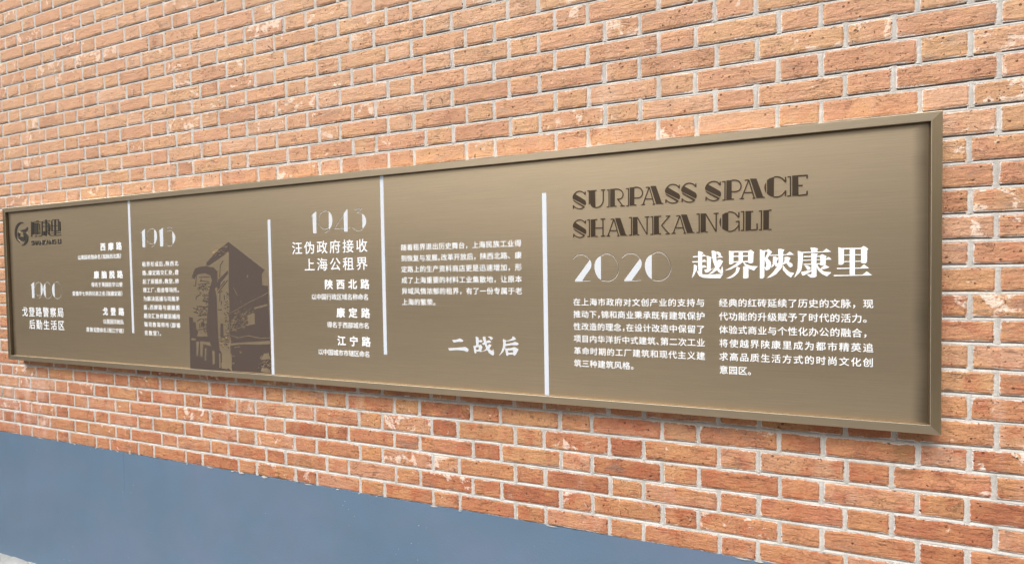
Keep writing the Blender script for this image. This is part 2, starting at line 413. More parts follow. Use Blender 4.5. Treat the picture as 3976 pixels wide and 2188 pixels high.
def brick_shape(L, H, rs):
    """verts, faces, edge weights of one hand-made brick face, centred, front towards -Y"""
    def ring(inset, jit, y):
        pts = []
        hx, hz = L / 2 - inset, H / 2 - inset
        nl = 5 if L > .15 else 3
        cs = [(-hx, -hz), (hx, -hz), (hx, hz), (-hx, hz)]
        cut = .0035
        for c in range(4):
            (x0, z0), (x1, z1) = cs[c], cs[(c + 1) % 4]
            n = nl if c % 2 == 0 else 2
            ln = math.hypot(x1 - x0, z1 - z0); t0 = cut / ln
            for i in range(n + 1):
                t = t0 + (1 - 2 * t0) * i / n
                pts.append((x0 + (x1 - x0) * t + rs.uniform(-jit, jit) * (1 if c % 2 else .4), y + rs.uniform(-.0004, .0004), z0 + (z1 - z0) * t + rs.uniform(-jit, jit) * (.4 if c % 2 else 1)))
        return pts
    st_ = rs.getstate(); a = ring(.0002, .0011, .013); rs.setstate(st_)
    b = ring(.0002, .0012, .0026); c = ring(.0062, .0012, .0002)
    n = len(a); v = a + b + c; f = []
    for i in range(n):
        j = (i + 1) % n
        f.append((i, j, n + j, n + i)); f.append((n + i, n + j, 2 * n + j, 2 * n + i))
    f.append(tuple(range(2 * n, 3 * n)))
    return v, f, [1.] * (2 * n) + [0.] * n
rs = random.Random(3)
SH = [brick_shape(.214, .0585, rs) for _ in range(16)]
HH = [brick_shape(.1015, .0585, rs) for _ in range(12)]
def shape_mesh(sh, name):
    v, f, e = sh; me = bpy.data.meshes.new(name); me.from_pydata(v, [], f)
    at = me.attributes.new('edge', 'FLOAT', 'POINT'); at.data.foreach_set('value', e)
    me.materials.append(M_BRICK_O)
    return me
SM = [shape_mesh(s_, 'brick') for s_ in SH]; HM = [shape_mesh(s_, 'brick') for s_ in HH]
def project(x, y, z):
    p = Vector((x, y, z)) - CAM
    a = [sum(R[i][k] * p[k] for k in range(3)) for i in range(3)]
    if a[2] < .05: return None
    return 512 + 455.08 * a[0] / a[2], 281.75 + 455.08 * a[1] / a[2]
def hidden(b):   # behind the sign as seen from the camera
    k_ = -CAM.y / (-CAM.y - .06)
    f_ = lambda v_, c: c + (v_ - c) * k_
    return b[2] > f_(SX0, CAM.x) and b[3] < f_(SX1, CAM.x) and b[4] > f_(SZ0, CAM.z) and b[5] < f_(SZ1, CAM.z)
scored = []
for b in bricks:
    q = [project(b[i], 0, b[j]) for i, j in ((2, 4), (3, 4), (3, 5), (2, 5))]
    if any(p is None for p in q) or hidden(b): scored.append((0, b)); continue
    q = [(min(max(p[0], 0), 1024), min(max(p[1], 0), 563)) for p in q]
    ar = abs(sum(q[i][0] * q[(i + 1) % 4][1] - q[(i + 1) % 4][0] * q[i][1] for i in range(4))) / 2
    scored.append((ar, b))
scored.sort(key=lambda t: -t[0])
fv = []; ff = []; fe = []; fr = []
rk = random.Random(77)
for idx, (ar, b) in enumerate(scored):
    r, kind, xa, xb, za, zb, tilt = b
    lib, mm_, L0 = (SH, SM, .214) if kind == 'S' else (HH, HM, .1015)
    q = rk.randrange(len(lib)); sx = (xb - xa) / L0; sz = (zb - za) / .0585
    flip = rk.random() < .5
    ty = rk.uniform(-.0014, .0006); rx = rk.uniform(-.014, .014); rz = rk.uniform(-.006, .006)
    loc = Vector(((xa + xb) / 2, ty, (za + zb) / 2))
    rot = Matrix.Rotation(rz, 4, 'Z') @ Matrix.Rotation(rx, 4, 'X') @ Matrix.Rotation(-math.atan(tilt) + (math.pi if flip else 0), 4, 'Y')
    MM = Matrix.Translation(loc) @ rot @ Matrix.Diagonal((sx, 1, sz, 1))
    if idx < 300:
        o = bpy.data.objects.new('brick', mm_[q]); col.objects.link(o); o.parent = wall; o.matrix_world = MM
        o.matrix_basis = MM
    else:
        v, f, e = lib[q]; k = len(fv); rv = rk.random()
        fv += [tuple(MM @ Vector(p)) for p in v]; ff += [tuple(i + k for i in g_) for g_ in f]; fe += e; fr += [rv] * len(v)
fo = mesh_obj('brick_courses', fv, ff, M_BRICK_F, wall)
at = fo.data.attributes.new('edge', 'FLOAT', 'POINT'); at.data.foreach_set('value', fe)
at = fo.data.attributes.new('rnd', 'FLOAT', 'POINT'); at.data.foreach_set('value', fr)
tag(fo, kind='stuff')

# ------------------------------------------------------------------ the sign
YF = -.060; YP = -.046
sign = empty('information_sign', ((SX0 + SX1) / 2, 0, SZ0))
tag(sign, 'long bronze sign box with lit white Chinese text and years, mounted on the brick wall', 'sign')
def spart(name, verts, faces, mat, smooth=False):
    o = mesh_obj(name, [(x - sign.location.x, y - sign.location.y, z - sign.location.z) for x, y, z in verts], faces, mat, sign, smooth)
    return o
FW = .0242
prof = [(0, .0), (0, YF + .0014), (.0014, YF), (FW - .0008, YF), (FW, YF + .0007), (FW, YP + .012)]   # (distance inwards, y)
def rail(corner_a, corner_b, ina, inb, mat):
    v = []
    for (cx, cz), (ix, iz) in ((corner_a, ina), (corner_b, inb)):
        for u, y in prof: v.append((cx + ix * u, y, cz + iz * u))
    n = len(prof); f = []
    for i in range(n - 1): f.append((i, i + 1, n + i + 1, n + i))
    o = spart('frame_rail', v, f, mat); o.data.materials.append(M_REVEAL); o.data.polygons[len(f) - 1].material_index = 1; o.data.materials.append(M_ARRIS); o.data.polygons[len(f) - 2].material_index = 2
TL, TR, BR, BL = (SX0, SZ1), (SX1, SZ1), (SX1, SZ0), (SX0, SZ0)
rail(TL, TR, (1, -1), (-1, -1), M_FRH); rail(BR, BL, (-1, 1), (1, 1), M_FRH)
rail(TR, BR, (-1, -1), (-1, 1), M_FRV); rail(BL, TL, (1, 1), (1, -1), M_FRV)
def sbox(name, x0, x1, y0, y1, z0, z1, mat):
    v = [(x, y, z) for x in (x0, x1) for y in (y0, y1) for z in (z0, z1)]
    spart(name, v, [(0, 1, 3, 2), (4, 6, 7, 5), (0, 4, 5, 1), (2, 3, 7, 6), (0, 2, 6, 4), (1, 5, 7, 3)], mat)
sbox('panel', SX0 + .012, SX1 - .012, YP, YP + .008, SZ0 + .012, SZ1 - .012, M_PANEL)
IB, IT = SZ0 + FW, SZ1 - FW
for xc, z0, z1 in ((1.1375, ZO - .7174, IT), (2.020, IB, ZO - .2088), (2.586, ZO - .7588, IT), (3.2295, IB, ZO - .1822)):
    sbox('light_bar', xc - .0074, xc + .0074, YP - .0012, YP - .0001, z0, z1, M_BAR)

